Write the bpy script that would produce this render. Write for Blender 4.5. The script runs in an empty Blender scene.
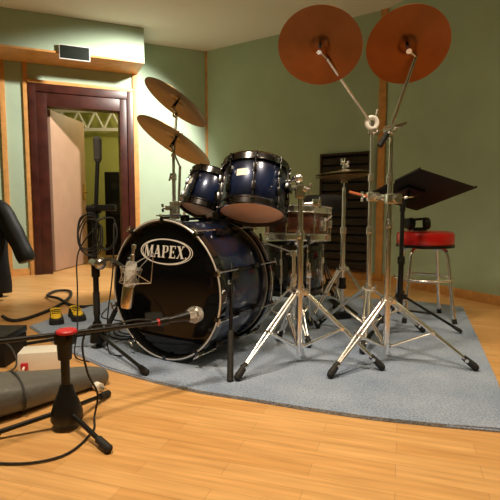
import bpy, bmesh, math, random
from mathutils import Vector, Matrix, noise
R = math.radians
PI = math.pi
SC = bpy.context.scene
COL = SC.collection
V = Vector
RUG = 0.014                                     # thickness of the rug

# ------------------------------------------------------------------ materials
def nd(nt, typ, **kw):
    n = nt.nodes.new(typ)
    for k, v in kw.items():
        if k in n.inputs: n.inputs[k].default_value = v
        else: setattr(n, k, v)
    return n

def mat(name, col, rough=.5, metal=0., coat=0., bump=0., bscale=50., vary=0., vscale=8., spec=.5, trans=0., alpha=1.):
    m = bpy.data.materials.new(name); m.use_nodes = True
    nt = m.node_tree; b = nt.nodes['Principled BSDF']; L = nt.links.new
    b.inputs['Base Color'].default_value = (*col, 1); b.inputs['Roughness'].default_value = rough
    b.inputs['Metallic'].default_value = metal; b.inputs['Coat Weight'].default_value = coat
    b.inputs['Coat Roughness'].default_value = .04
    b.inputs['Specular IOR Level'].default_value = spec
    b.inputs['Transmission Weight'].default_value = trans
    tc = nd(nt, 'ShaderNodeTexCoord')
    if vary:
        n = nd(nt, 'ShaderNodeTexNoise', Scale=vscale, Detail=4.); L(tc.outputs['Object'], n.inputs['Vector'])
        r = nd(nt, 'ShaderNodeValToRGB')
        r.color_ramp.elements[0].position = .3; r.color_ramp.elements[1].position = .7
        r.color_ramp.elements[0].color = (*[c*(1-vary) for c in col], 1)
        r.color_ramp.elements[1].color = (*[min(1, c*(1+vary)) for c in col], 1)
        L(n.outputs['Fac'], r.inputs['Fac']); L(r.outputs['Color'], b.inputs['Base Color'])
    if bump:
        n2 = nd(nt, 'ShaderNodeTexNoise', Scale=bscale, Detail=3.); L(tc.outputs['Object'], n2.inputs['Vector'])
        bp = nd(nt, 'ShaderNodeBump', Strength=bump, Distance=.01)
        L(n2.outputs['Fac'], bp.inputs['Height']); L(bp.outputs['Normal'], b.inputs['Normal'])
    return m

def floor_mat():
    m = bpy.data.materials.new('beech_laminate'); m.use_nodes = True
    nt = m.node_tree; b = nt.nodes['Principled BSDF']; L = nt.links.new
    tc = nd(nt, 'ShaderNodeTexCoord')
    mp = nd(nt, 'ShaderNodeMapping'); mp.inputs['Rotation'].default_value = (0, 0, R(18))
    L(tc.outputs['Object'], mp.inputs['Vector'])
    br = nd(nt, 'ShaderNodeTexBrick', Scale=1., **{'Mortar Size': .0008, 'Brick Width': .46, 'Row Height': .068, 'Bias': 0., 'Mortar Smooth': .1})
    br.inputs['Color1'].default_value = (.78, .45, .175, 1); br.inputs['Color2'].default_value = (.70, .375, .13, 1)
    br.inputs['Mortar'].default_value = (.52, .28, .10, 1)
    L(mp.outputs['Vector'], br.inputs['Vector'])
    mp2 = nd(nt, 'ShaderNodeMapping'); mp2.inputs['Scale'].default_value = (2.2, 34, 1)
    L(mp.outputs['Vector'], mp2.inputs['Vector'])
    no = nd(nt, 'ShaderNodeTexNoise', Scale=1.6, Detail=5.); L(mp2.outputs['Vector'], no.inputs['Vector'])
    rp = nd(nt, 'ShaderNodeValToRGB')
    rp.color_ramp.elements[0].position = .25; rp.color_ramp.elements[0].color = (.74, .70, .66, 1)
    rp.color_ramp.elements[1].position = .7; rp.color_ramp.elements[1].color = (1.06, 1.06, 1.06, 1)
    L(no.outputs['Fac'], rp.inputs['Fac'])
    mx = nd(nt, 'ShaderNodeMix', data_type='RGBA', blend_type='MULTIPLY'); mx.inputs['Factor'].default_value = 1
    L(br.outputs['Color'], mx.inputs['A']); L(rp.outputs['Color'], mx.inputs['B'])
    L(mx.outputs['Result'], b.inputs['Base Color'])
    b.inputs['Roughness'].default_value = .36
    bp = nd(nt, 'ShaderNodeBump', Strength=.12, Distance=.004); L(no.outputs['Fac'], bp.inputs['Height'])
    L(bp.outputs['Normal'], b.inputs['Normal'])
    return m

def rug_mat():
    m = bpy.data.materials.new('blue_grey_pile'); m.use_nodes = True
    nt = m.node_tree; b = nt.nodes['Principled BSDF']; L = nt.links.new
    tc = nd(nt, 'ShaderNodeTexCoord')
    a = nd(nt, 'ShaderNodeTexNoise', Scale=3.2, Detail=6., Roughness=.65); L(tc.outputs['Object'], a.inputs['Vector'])
    r = nd(nt, 'ShaderNodeValToRGB')
    r.color_ramp.elements[0].position = .3; r.color_ramp.elements[0].color = (.27, .365, .56, 1)
    r.color_ramp.elements[1].position = .72; r.color_ramp.elements[1].color = (.49, .58, .76, 1)
    L(a.outputs['Fac'], r.inputs['Fac'])
    f = nd(nt, 'ShaderNodeTexNoise', Scale=140., Detail=3.); L(tc.outputs['Object'], f.inputs['Vector'])
    r2 = nd(nt, 'ShaderNodeValToRGB')
    r2.color_ramp.elements[0].position = .35; r2.color_ramp.elements[0].color = (.62, .62, .62, 1)
    r2.color_ramp.elements[1].position = .65; r2.color_ramp.elements[1].color = (1.12, 1.12, 1.12, 1)
    L(f.outputs['Fac'], r2.inputs['Fac'])
    mx = nd(nt, 'ShaderNodeMix', data_type='RGBA', blend_type='MULTIPLY'); mx.inputs['Factor'].default_value = 1
    L(r.outputs['Color'], mx.inputs['A']); L(r2.outputs['Color'], mx.inputs['B'])
    L(mx.outputs['Result'], b.inputs['Base Color'])
    b.inputs['Roughness'].default_value = .95; b.inputs['Specular IOR Level'].default_value = .1
    b.inputs['Sheen Weight'].default_value = .25
    bp = nd(nt, 'ShaderNodeBump', Strength=.9, Distance=.012); L(f.outputs['Fac'], bp.inputs['Height'])
    L(bp.outputs['Normal'], b.inputs['Normal'])
    return m

def burst_mat(name, z0, z1):
    """Lacquered blue burst: blue sparkle in the middle of the shell, black towards both hoops (local z runs along the shell)."""
    m = bpy.data.materials.new(name); m.use_nodes = True
    nt = m.node_tree; b = nt.nodes['Principled BSDF']; L = nt.links.new
    tc = nd(nt, 'ShaderNodeTexCoord'); sp = nd(nt, 'ShaderNodeSeparateXYZ'); L(tc.outputs['Object'], sp.inputs['Vector'])
    mr = nd(nt, 'ShaderNodeMapRange'); L(sp.outputs['Z'], mr.inputs['Value'])
    mr.inputs['From Min'].default_value = z0; mr.inputs['From Max'].default_value = z1
    n = nd(nt, 'ShaderNodeTexNoise', Scale=9., Detail=5.); L(tc.outputs['Object'], n.inputs['Vector'])
    ad = nd(nt, 'ShaderNodeMath', operation='MULTIPLY_ADD'); L(n.outputs['Fac'], ad.inputs[0]); ad.inputs[1].default_value = .28; ad.inputs[2].default_value = -.14
    a2 = nd(nt, 'ShaderNodeMath', operation='ADD'); L(ad.outputs[0], a2.inputs[0]); L(mr.outputs['Result'], a2.inputs[1])
    r = nd(nt, 'ShaderNodeValToRGB'); cr = r.color_ramp
    cr.elements[0].position = .08; cr.elements[0].color = (.003, .004, .012, 1)
    cr.elements[1].position = .95; cr.elements[1].color = (.003, .004, .012, 1)
    e = cr.elements.new(.42); e.color = (.008, .022, .085, 1)
    e = cr.elements.new(.6); e.color = (.008, .022, .085, 1)
    L(a2.outputs[0], r.inputs['Fac'])
    v = nd(nt, 'ShaderNodeTexVoronoi', Scale=260.); L(tc.outputs['Object'], v.inputs['Vector'])
    r2 = nd(nt, 'ShaderNodeValToRGB'); r2.color_ramp.elements[0].color = (1.7, 1.7, 1.7, 1); r2.color_ramp.elements[1].color = (.75, .75, .75, 1)
    r2.color_ramp.elements[1].position = .45
    L(v.outputs['Distance'], r2.inputs['Fac'])
    mx = nd(nt, 'ShaderNodeMix', data_type='RGBA', blend_type='MULTIPLY'); mx.inputs['Factor'].default_value = 1
    L(r.outputs['Color'], mx.inputs['A']); L(r2.outputs['Color'], mx.inputs['B']); L(mx.outputs['Result'], b.inputs['Base Color'])
    b.inputs['Roughness'].default_value = .28; b.inputs['Metallic'].default_value = .35
    b.inputs['Coat Weight'].default_value = 1.; b.inputs['Coat Roughness'].default_value = .05
    return m

def bronze_mat(name, col, rough):
    m = mat(name, col, rough, 1.)
    nt = m.node_tree; b = nt.nodes['Principled BSDF']; L = nt.links.new
    tc = nd(nt, 'ShaderNodeTexCoord')
    ln = nd(nt, 'ShaderNodeVectorMath', operation='LENGTH'); L(tc.outputs['Object'], ln.inputs[0])
    no = nd(nt, 'ShaderNodeTexNoise', noise_dimensions='1D', Scale=420., Detail=2.); L(ln.outputs['Value'], no.inputs['W'])
    bp = nd(nt, 'ShaderNodeBump', Strength=.25, Distance=.001); L(no.outputs['Fac'], bp.inputs['Height']); L(bp.outputs['Normal'], b.inputs['Normal'])
    n2 = nd(nt, 'ShaderNodeTexNoise', Scale=6., Detail=5.); L(tc.outputs['Object'], n2.inputs['Vector'])
    r = nd(nt, 'ShaderNodeValToRGB')
    r.color_ramp.elements[0].position = .3; r.color_ramp.elements[0].color = (*[c*.7 for c in col], 1)
    r.color_ramp.elements[1].position = .7; r.color_ramp.elements[1].color = (*col, 1)
    L(n2.outputs['Fac'], r.inputs['Fac']); L(r.outputs['Color'], b.inputs['Base Color'])
    return m

M = dict(
    floor=floor_mat(), rug=rug_mat(),
    wall=mat('green_wall_fabric', (.44, .565, .415), .9, bump=.25, bscale=220, vary=.05, vscale=3, spec=.15),
    ceiling=mat('white_ceiling', (.86, .86, .82), .9),
    pine=mat('pine_trim', (.66, .33, .10), .45, vary=.15, vscale=14),
    dark_wood=mat('dark_red_wood', (.055, .013, .008), .32, vary=.35, vscale=9),
    leaf_wood=mat('pale_door_veneer', (.46, .29, .20), .5, vary=.06, vscale=5),
    brass=mat('brass', (.75, .5, .16), .25, 1.),
    far_wall=mat('yellow_green_paint', (.50, .52, .16), .9),
    chrome=mat('chrome', (.93, .92, .90), .24, 1.),
    steel=mat('brushed_steel', (.62, .60, .57), .28, 1.),
    nickel=mat('black_nickel', (.10, .10, .105), .2, 1.),
    cast=mat('black_cast_metal', (.007, .007, .007), .36, spec=.4),
    rubber=mat('black_rubber', (.014, .013, .012), .7, bump=.2, bscale=90),
    silver=mat('silver_inlay', (.80, .77, .74), .3, .4),
    black=mat('black_lacquer', (.006, .006, .007), .12, coat=1.),
    head=mat('black_gloss_film', (.003, .003, .004), .06, spec=.32),
    matte=mat('matte_black', (.007, .007, .007), .6, spec=.3),
    plastic=mat('black_plastic', (.008, .008, .008), .38, spec=.4),
    white=mat('white_print', (.85, .84, .80), .5),
    film=mat('white_drum_film', (.78, .77, .72), .4),
    orange_film=mat('amber_drum_film', (.95, .55, .36), .3),
    wine=mat('dark_wine_shell', (.075, .028, .018), .15, coat=.8, vary=.3, vscale=10),
    felt=mat('dark_felt', (.02, .02, .02), .95),
    bronze=bronze_mat('aged_bronze', (.30, .215, .10), .36),
    copper=bronze_mat('reddish_bronze', (.30, .105, .03), .42),
    red_vinyl=mat('red_vinyl', (.62, .012, .012), .3, coat=.3),
    red=mat('red_plastic', (.55, .02, .03), .4),
    orange_grip=mat('orange_red_sleeve', (.50, .13, .05), .4),
    grey_nylon=mat('grey_nylon', (.125, .125, .117), .42, bump=.35, bscale=38, vary=.12, vscale=5),
    leather=mat('black_leather', (.008, .008, .008), .55, bump=.15, bscale=22, spec=.3),
    cream=mat('cream_plastic', (.86, .83, .75), .45),
    yellow=mat('yellow_fabric', (.85, .55, .02), .7, vary=.15, vscale=40),
    champagne=mat('champagne_metal', (.72, .58, .42), .27, 1.),
    mesh=mat('silver_grille', (.62, .60, .56), .35, .9, bump=1., bscale=420),
    foam=mat('grey_foam', (.05, .05, .048), .85, bump=.5, bscale=120),
    seat_black=mat('black_velour', (.010, .010, .011), .8),
    sign=mat('dark_sign_face', (.015, .02, .016), .3),
)
M['burst_bass'] = burst_mat('blue_burst_bass', 0., .43)
M['burst_big'] = burst_mat('blue_burst_tom', -.01, .25)
M['burst_small'] = burst_mat('blue_burst_small_tom', -.01, .21)

# ------------------------------------------------------------------ mesh helpers
def frame_z(d):
    d = V(d).normalized()
    u = V((0, 0, 1)) if abs(d.z) < .95 else V((1, 0, 0))
    x = u.cross(d).normalized(); y = d.cross(x)
    return Matrix((x, y, d)).transposed()

class MB:
    def __init__(s): s.bm = bmesh.new()
    def ring(s, pts): return [s.bm.verts.new(p) for p in pts]
    def face(s, vs):
        try: return s.bm.faces.new(vs)
        except ValueError: return None
    def skin(s, a, b):
        n = len(a)
        for i in range(n): s.face((a[i], a[(i+1) % n], b[(i+1) % n], b[i]))
    def cyl(s, p0, p1, r0, r1=None, seg=14, caps=True):
        p0, p1 = V(p0), V(p1); r1 = r0 if r1 is None else r1
        F = frame_z(p1-p0)
        c = [F @ V((math.cos(2*PI*i/seg), math.sin(2*PI*i/seg), 0)) for i in range(seg)]
        a = s.ring([p0+r0*k for k in c]); b = s.ring([p1+r1*k for k in c])
        s.skin(a, b)
        if caps: s.face(a[::-1]); s.face(b)
        return s
    def box(s, c, size, rot=None, bev=0.):
        t = bmesh.new(); bmesh.ops.create_cube(t, size=1.)
        for v in t.verts: v.co = V((v.co.x*size[0], v.co.y*size[1], v.co.z*size[2]))
        if bev: bmesh.ops.bevel(t, geom=t.edges[:], offset=bev, segments=2, profile=.7, affect='EDGES')
        mt = Matrix.Translation(V(c)) @ (rot.to_4x4() if rot else Matrix())
        return s.merge(t, mt)
    def merge(s, t, mt=Matrix()):
        mp = {v: s.bm.verts.new(mt @ v.co) for v in t.verts}
        for f in t.faces: s.face([mp[v] for v in f.verts])
        t.free(); return s
    def lathe(s, prof, seg=48, mt=Matrix(), close=False):
        rows = []
        for r, z in prof:
            if r < 1e-6: rows.append([s.bm.verts.new(mt @ V((0, 0, z)))])
            else: rows.append(s.ring([mt @ V((r*math.cos(2*PI*i/seg), r*math.sin(2*PI*i/seg), z)) for i in range(seg)]))
        pr = list(zip(rows, rows[1:])) + ([(rows[-1], rows[0])] if close else [])
        for a, b in pr:
            if len(a) == 1 and len(b) == 1: continue
            if len(a) == 1:
                for i in range(seg): s.face((a[0], b[(i+1) % seg], b[i]))
            elif len(b) == 1:
                for i in range(seg): s.face((a[i], a[(i+1) % seg], b[0]))
            else: s.skin(a, b)
        return s
    def tube(s, pts, r, seg=8, sub=0, closed=False):
        P = [V(p) for p in pts]
        if sub:
            Q = []; n = len(P)
            for i in range(n if closed else n-1):
                if closed: a, b, c, d = P[i-1], P[i], P[(i+1) % n], P[(i+2) % n]
                else: a, b, c, d = P[max(i-1, 0)], P[i], P[i+1], P[min(i+2, n-1)]
                for k in range(sub):
                    t = k/sub
                    Q.append(.5*((2*b)+(-a+c)*t+(2*a-5*b+4*c-d)*t*t+(-a+3*b-3*c+d)*t**3))
            if not closed: Q.append(P[-1])
            P = Q
        n = len(P); rows = []; x = None
        rr = r if callable(r) else (lambda t: r)
        for i in range(n):
            d = (P[(i+1) % n]-P[i-1]) if closed else (P[min(i+1, n-1)]-P[max(i-1, 0)])
            if d.length < 1e-9: d = V((0, 0, 1))
            d.normalize()
            if x is None: x = frame_z(d).col[0].copy()
            x = (x-d*x.dot(d)); x.normalize(); y = d.cross(x)
            q = rr(i/(n-1))
            rows.append(s.ring([P[i]+q*(x*math.cos(2*PI*k/seg)+y*math.sin(2*PI*k/seg)) for k in range(seg)]))
        for a, b in zip(rows, rows[1:]): s.skin(a, b)
        if closed: s.skin(rows[-1], rows[0])
        else: s.face(rows[0][::-1]); s.face(rows[-1])
        return s
    def sphere(s, c, r, sc=(1, 1, 1), seg=20):
        n = seg//2
        return s.lathe([(r*math.sin(PI*i/n), -r*math.cos(PI*i/n)) for i in range(n+1)], seg, Matrix.Translation(V(c)) @ Matrix.Diagonal((*sc, 1)))
    def torus(s, c, Rr, r, F=None, seg=40, q=10):
        mt = Matrix.Translation(V(c)) @ (F.to_4x4() if F else Matrix())
        return s.lathe([(Rr+r*math.cos(2*PI*k/q), r*math.sin(2*PI*k/q)) for k in range(q)], seg, mt, close=True)
    def prism(s, poly, z0, z1, mt=Matrix()):
        a = s.ring([mt @ V((x, y, z0)) for x, y in poly]); b = s.ring([mt @ V((x, y, z1)) for x, y in poly])
        s.skin(a, b); s.face(a[::-1]); s.face(b); return s
    def wing(s, c, axis, side, w=.019):
        """a wing nut: hub on the axis and two flat rounded wings"""
        c, axis, side = V(c), V(axis).normalized(), V(side).normalized()
        s.cyl(c-axis*.006, c+axis*.009, .0075, .006, 10)
        F = Matrix((side, axis, side.cross(axis))).transposed()
        for k in (-1, 1): s.box(c+side*k*w*.62+axis*.008, (w*.8, .016, .005), F, .002)
        return s
    def build(s, name, m, parent=None, world=True, label=None, angle=38):
        bmesh.ops.recalc_face_normals(s.bm, faces=s.bm.faces)
        if parent is not None and world: s.bm.transform(root_matrix(parent).inverted())
        me = bpy.data.meshes.new(name); s.bm.to_mesh(me); s.bm.free()
        me.materials.append(M[m] if isinstance(m, str) else m)
        me.shade_smooth(); me.set_sharp_from_angle(angle=R(angle))
        o = bpy.data.objects.new(name, me); COL.objects.link(o)
        if parent is not None: o.parent = parent
        if label: o['label'] = label
        return o

def root_matrix(o):
    m = Matrix()
    while o is not None:
        m = o.matrix_basis @ m; o = o.parent
    return m

def tag(o, label, cat, group=None):
    o['label'] = label; o['category'] = cat
    if group: o['group'] = group
    return o

def thing(name, label, cat, loc=(0, 0, 0), rot=None, group=None):
    o = bpy.data.objects.new(name, None); COL.objects.link(o); o.empty_display_size = .05
    o.location = loc
    if rot is not None: o.rotation_euler = rot.to_euler() if isinstance(rot, Matrix) else rot
    return tag(o, label, cat, group)

def struct(o, kind='structure'): o['kind'] = kind; return o

def copy_tree(o, parent=None):
    c = o.copy(); COL.objects.link(c)
    if parent is not None: c.parent = parent
    for ch in list(o.children): copy_tree(ch, c)
    return c

# ------------------------------------------------------------------ room
H = 2.62
L0, L1, R1, R2 = V((-3.6, 4.587)), V((-.54, 5.9)), V((1.32, 4.67)), V((3.66, -.33))
class Wall:
    def __init__(s, P, Q):
        s.P = P; s.d = (Q-P).normalized(); s.L = (Q-P).length; s.n = V((-s.d.y, s.d.x))      # n points out of the room
        if s.n.dot(V((0, 1.5))-P) > 0: s.n = -s.n
    def pt(s, u, z, o=0.): q = s.P+s.d*u+s.n*o; return V((q.x, q.y, z))
    def box(s, mb, u0, u1, z0, z1, o0, o1, bev=0.):
        F = Matrix((V((*s.d, 0)), V((*s.n, 0)), V((0, 0, 1)))).transposed()
        return mb.box(s.pt((u0+u1)/2, (z0+z1)/2, (o0+o1)/2), (abs(u1-u0), abs(o1-o0), abs(z1-z0)), F, bev)

WL, WB, WR = Wall(L0, L1), Wall(L1, R1), Wall(R1, R2)
DU0, DU1, DZ = 1.528, 2.298, 1.83                       # the door opening in the left wall
T = .14
mb = MB(); mb.prism([(-5.2, -2.4), (3.9, -2.4), (3.9, 5.2), (1.6, 9.0), (-5.2, 9.0)], -.1, 0)
struct(mb.build('floor', 'floor'))
mb = MB(); mb.prism([(-5.2, -2.4), (3.9, -2.4), (3.9, 5.2), (1.6, 9.0), (-5.2, 9.0)], H, H+.1)
struct(mb.build('ceiling', 'ceiling'))
mb = MB()
WL.box(mb, -.1, DU0, 0, H, 0, T); WL.box(mb, DU1, WL.L+.05, 0, H, 0, T); WL.box(mb, DU0, DU1, DZ, H, 0, T)
struct(mb.build('wall_left', 'wall'))
mb = MB(); WB.box(mb, 0, WB.L, 0, H, 0, T); struct(mb.build('wall_back', 'wall'))
mb = MB(); WR.box(mb, -.02, WR.L, 0, H, 0, T); struct(mb.build('wall_right', 'wall'))
for nm, P, Q in (('wall_side', (-3.6, -2.2), (-3.6, 4.63)), ('wall_front', (-3.6, -2.2), (3.7, -2.2)), ('wall_corner', (3.66, -2.2), (3.66, -.3))):
    w = Wall(V(P), V(Q)); mb = MB(); w.box(mb, 0, w.L, 0, H, 0, T); struct(mb.build(nm, 'wall'))
# baseboards
for nm, w, spans in (('baseboard_left', WL, ((0, 1.30), (2.505, 3.33))), ('baseboard_back', WB, ((.02, 2.21),)), ('baseboard_right', WR, ((.02, WR.L),))):
    mb = MB()
    for a, b in spans: w.box(mb, a, b, 0, .075, -.014, -.0005, .003)
    struct(mb.build(nm, 'pine'))
# upright wooden trims between the fabric panels
trims = [(WL, 1.085, 1.135, 0, 2.27), (WL, 1.305, 1.352, 0, 2.27), (WL, 2.445, 2.50, 0, 2.27), (WL, 3.32, 3.365, 0, H), (WB, 2.165, 2.235, 0, H)]
for k, (w, a, b, z0, z1) in enumerate(trims):
    mb = MB(); w.box(mb, a, b, z0, z1, -.022, -.0005, .003); struct(mb.build('trim_%d' % (k+1), 'pine'))
# bulkhead over the doorway, with a wooden strip on its lower edge
mb = MB(); WL.box(mb, .9, 2.50, 2.275, H-.002, -.46, -.001); struct(mb.build('trim_6', 'wall'))
mb = MB(); WL.box(mb, .9, 2.50, 2.255, 2.275, -.47, -.001, .003); struct(mb.build('trim_7', 'pine'))
mb = MB(); WL.box(mb, 1.352, 2.445, 2.05, 2.085, -.038, -.0005, .003); struct(mb.build('trim_10', 'pine'))
# dark door lining, two steps
mb = MB()
WL.box(mb, 1.356, 1.425, 0, 2.05, -.035, -.0005, .004); WL.box(mb, 2.375, 2.44, 0, 2.05, -.035, -.0005, .004); WL.box(mb, 1.425, 2.375, 1.965, 2.05, -.035, -.0005, .004)
struct(mb.build('trim_8', 'dark_wood'))
mb = MB()
WL.box(mb, 1.425, DU0+.004, 0, 1.965, -.018, T+.01, .003); WL.box(mb, DU1-.004, 2.375, 0, 1.965, -.018, T+.01, .003); WL.box(mb, DU0+.004, DU1-.004, DZ-.004, 1.965, -.018, T+.01, .003)
struct(mb.build('trim_9', 'dark_wood'))
# door leaf standing open into the next room
hin = WL.pt(DU0+.012, 0, T+.02); e = V((.10, .995, 0)).normalized(); side = V((e.y, -e.x, 0))
F = Matrix((e, -side, V((0, 0, 1)))).transposed()
door = bpy.data.objects.new('door_1', None); COL.objects.link(door); door.location = hin; struct(door)
MB().box(hin+e*.43+V((0, 0, .915)), (.84, .04, 1.81), F, .003).build('door_leaf', 'leaf_wood', door)
hp = hin+e*.79+side*.02+V((0, 0, .93))
mb = MB(); mb.box(hp+side*.004, (.035, .008, .20), F, .003); mb.cyl(hp, hp+side*.045, .009); mb.cyl(hp+side*.045+e*.008, hp+side*.045-e*.11, .008, .007)
mb.cyl(hp+V((0, 0, -.07)), hp+side*.012+V((0, 0, -.07)), .011)
mb.build('door_handle', 'brass', door, label='brass lever handle')
# next room: far wall, side walls
for nm, P, Q in (('wall_far', (-4.6, 8.1), (-.3, 8.1)), ('wall_next_room_side', (-4.6, 4.3), (-4.6, 8.1)), ('wall_next_room_end', (-.45, 6.05), (-.45, 8.1))):
    w = Wall(V(P), V(Q))
    if w.n.dot(V((-2.5, 7))-w.P) > 0: w.n = -w.n
    mb = MB(); w.box(mb, 0, w.L, 0, H, 0, .1); struct(mb.build(nm, 'far_wall'))
# dark sign on the front of the bulkhead
sg = thing('sign', 'dark sign with a white border over the doorway', 'sign', WL.pt(1.80, 2.24, -.47))
mb = MB(); WL.box(mb, 1.66, 1.95, 2.20, 2.34, -.495, -.4705, .002); mb.build('sign_board', 'white', sg)
mb = MB(); WL.box(mb, 1.668, 1.942, 2.208, 2.332, -.499, -.4951, .001); mb.build('sign_face', 'sign', sg)
# slatted acoustic panel on the back wall
pn = thing('acoustic_panel', 'tall dark slatted panel on the green back wall', 'panel', WB.pt(1.81, .10, -.05))
pa, pb = 1.565, 2.105
mb = MB(); WB.box(mb, pa, pb, .085, 1.29, -.02, -.001); mb.build('backing', 'matte', pn)
mb = MB()
for u in (pa, pb-.022): WB.box(mb, u, u+.022, .085, 1.29, -.062, -.02, .002)
for z in (.085, 1.268): WB.box(mb, pa+.022, pb-.022, z, z+.022, -.062, -.02, .002)
mb.build('panel_frame', mat('dark_brown_frame', (.035, .016, .010), .4), pn)
sm_ = mat('dark_brown_slat', (.022, .014, .010), .32)
for k in range(13): mb = MB(); WB.box(mb, pa+.022, pb-.022, .114+k*.0885, .114+k*.0885+.066, -.052, -.02, .004); mb.build('slat', sm_, pn)

# ------------------------------------------------------------------ rug
poly = [(-1.36, 2.84), (-1.0, 2.42), (-.66, 2.09), (-.40, 1.92), (-.2, 1.81), (0, 1.735), (.2, 1.655), (.425, 1.575), (.66, 1.518), (.865, 1.478),
        (1.04, 1.92), (1.3, 2.65), (1.56, 3.39), (1.29, 3.60), (.42, 3.89), (-.3, 4.1), (-1.1, 3.66)]
mb = MB(); mb.prism(poly, .0008, RUG)
bmesh.ops.bevel(mb.bm, geom=[e for e in mb.bm.edges if all(v.co.z > .01 for v in e.verts)], offset=.007, segments=2, affect='EDGES')
rug = mb.build('rug', 'rug', angle=60); tag(rug, 'blue-grey pile rug under the whole drum kit', 'rug')

# ------------------------------------------------------------------ bass drum
ez = V((.53, .85, 0)).normalized(); ex = V((-ez.y, ez.x, 0)); ey = V((0, 0, 1))
FB = Matrix((ex, ey, ez)).transposed()                      # local x = towards the viewer's left, y up, z from front to rear
BC = V((-.392, 2.205, .337+RUG)); BL = .41
bass = thing('bass_drum', 'large bass drum with glossy black front head on the rug', 'drum', BC, FB)
def L(mbx, nm, m, par, **k): return mbx.build(nm, m, par, world=False, **k)
mb = MB(); mb.lathe([(.312, .012), (.317, .02), (.317, BL-.02), (.312, BL-.012), (.300, BL-.012), (.300, .012)], 72, close=True); L(mb, 'shell', 'burst_bass', bass)
def hoop(z0, z1, r=.336):
    return MB().lathe([(r-.016, z0+.003), (r-.012, z0), (r-.003, z0), (r, z0+.003), (r, z1-.003), (r-.003, z1), (r-.012, z1), (r-.016, z1-.003)], 72, close=True)
def inlay(z, r): return MB().lathe([(r-.0045, z-.0022), (r+.0005, z-.0022), (r+.0025, z), (r+.0005, z+.0025), (r-.0045, z+.0025)], 72, close=True)
fh = L(hoop(-.028, .014), 'hoop', 'black', bass)
L(inlay(-.029, .331), 'edge_ring', 'silver', fh, label='silver ring on the front hoop')
rh = L(hoop(BL-.014, BL+.028), 'hoop', 'black', bass)
L(inlay(BL+.008, .335), 'edge_ring', 'silver', rh, label='silver ring on the rear hoop')
mb = MB(); mb.lathe([(0, -.0095), (.10, -.0088), (.20, -.0068), (.29, -.004), (.3215, -.001), (.3215, .008), (0, .004)], 72); hd = L(mb, 'front_head', 'head', bass, angle=60)
mb = MB(); mb.lathe([(0, BL+.004), (.3215, BL), (.3215, BL-.008), (0, BL-.006)], 64); L(mb, 'rear_head', 'film', bass)
# the oval emblem and its lettering (u to the viewer's right, v up, in metres on the head)
EC = (-.006, .180)
def hz(u, v):
    r = math.hypot(EC[0]+u, EC[1]+v); return -.0098+.0065*(r/.32)**2-.0004
def plate(mbx, loops, th=.0007):
    """extrude convex polygons standing on the head's surface"""
    for pts in loops:
        a = mbx.ring([V((-(EC[0]+u), EC[1]+v, hz(u, v)+.0006)) for u, v in pts]); b = mbx.ring([V((-(EC[0]+u), EC[1]+v, hz(u, v)-th)) for u, v in pts])
        mbx.skin(a, b); mbx.face(a[::-1]); mbx.face(b)
    return mbx
def oval(a, b, w, cu=0., cv=0., n=64, sk=.0):
    out = []
    for i in range(n):
        t0, t1 = 2*PI*i/n, 2*PI*(i+1)/n
        out.append([(cu+(a)*math.cos(t0), cv+(b)*math.sin(t0)), (cu+(a)*math.cos(t1), cv+b*math.sin(t1)),
                    (cu+(a-w)*math.cos(t1), cv+(b-w)*math.sin(t1)), (cu+(a-w)*math.cos(t0), cv+(b-w)*math.sin(t0))])
    return out
mb = plate(MB(), oval(.156, .061, .0055) + oval(.156, .061, .0035, .012, -.001))
L(mb, 'emblem_oval', 'white', hd, label='white double oval outline')
def stroke(x0, y0, x1, y1, w):      # slanted stem of horizontal width w
    return [(x0-w/2, y0), (x0+w/2, y0), (x1+w/2, y1), (x1-w/2, y1)]
def bar(x0, x1, y0, y1): return [(x0, y0), (x1, y0), (x1, y1), (x0, y1)]
G = {'M': (1.02, [stroke(.10, 0, .14, 1, .075), stroke(.86, 0, .86, 1, .2), stroke(.50, .05, .18, 1, .2), stroke(.47, .05, .82, 1, .07), bar(0, .22, 0, .07), bar(.70, 1.0, 0, .07), bar(.02, .26, .93, 1), bar(.74, 1.0, .93, 1)]),
     'A': (.84, [stroke(.10, 0, .42, 1, .07), stroke(.66, 0, .40, 1, .21), bar(.2, .62, .28, .36), bar(0, .22, 0, .07), bar(.50, .82, 0, .07)]),
     'P': (.74, [stroke(.19, 0, .19, 1, .2), bar(.02, .38, 0, .07), bar(.02, .5, .93, 1), bar(.28, .5, .43, .5),
                 [(.48, .43), (.62, .5), (.56, .56), (.46, .5)], [(.48, 1), (.46, .93), (.56, .86), (.64, .93)], [(.62, .5), (.70, .6), (.70, .84), (.64, .93), (.53, .86), (.53, .57)]]),
     'E': (.74, [stroke(.19, 0, .19, 1, .2), bar(.02, .68, 0, .08), bar(.02, .66, .92, 1), bar(.28, .5, .46, .54), bar(.46, .51, .38, .62), bar(.62, .68, 0, .25), bar(.60, .66, .76, 1)]),
     'X': (.80, [stroke(.64, 0, .18, 1, .22), stroke(.12, 0, .66, 1, .07), bar(0, .24, 0, .07), bar(.48, .8, 0, .07), bar(.0, .34, .93, 1), bar(.54, .78, .93, 1)]),
     '.': (.2, [[(.05, .05), (.1, 0), (.16, .0), (.2, .06), (.16, .13), (.09, .13)]])}
word = 'MAPEX.'; hgt = .058; wid = .056
tot = sum(G[c][0] for c in word)*wid + .004*(len(word)-1)
x = -tot/2+.002; loops = []
for c in word:
    w_, ps = G[c]
    for p in ps: loops.append([(x+px*wid+(py-.5)*.008, -.029+py*hgt) for px, py in p])
    x += w_*wid+.004
L(plate(MB(), loops, .0011), 'emblem_lettering', 'white', hd, label='white serif lettering inside the oval')
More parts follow.
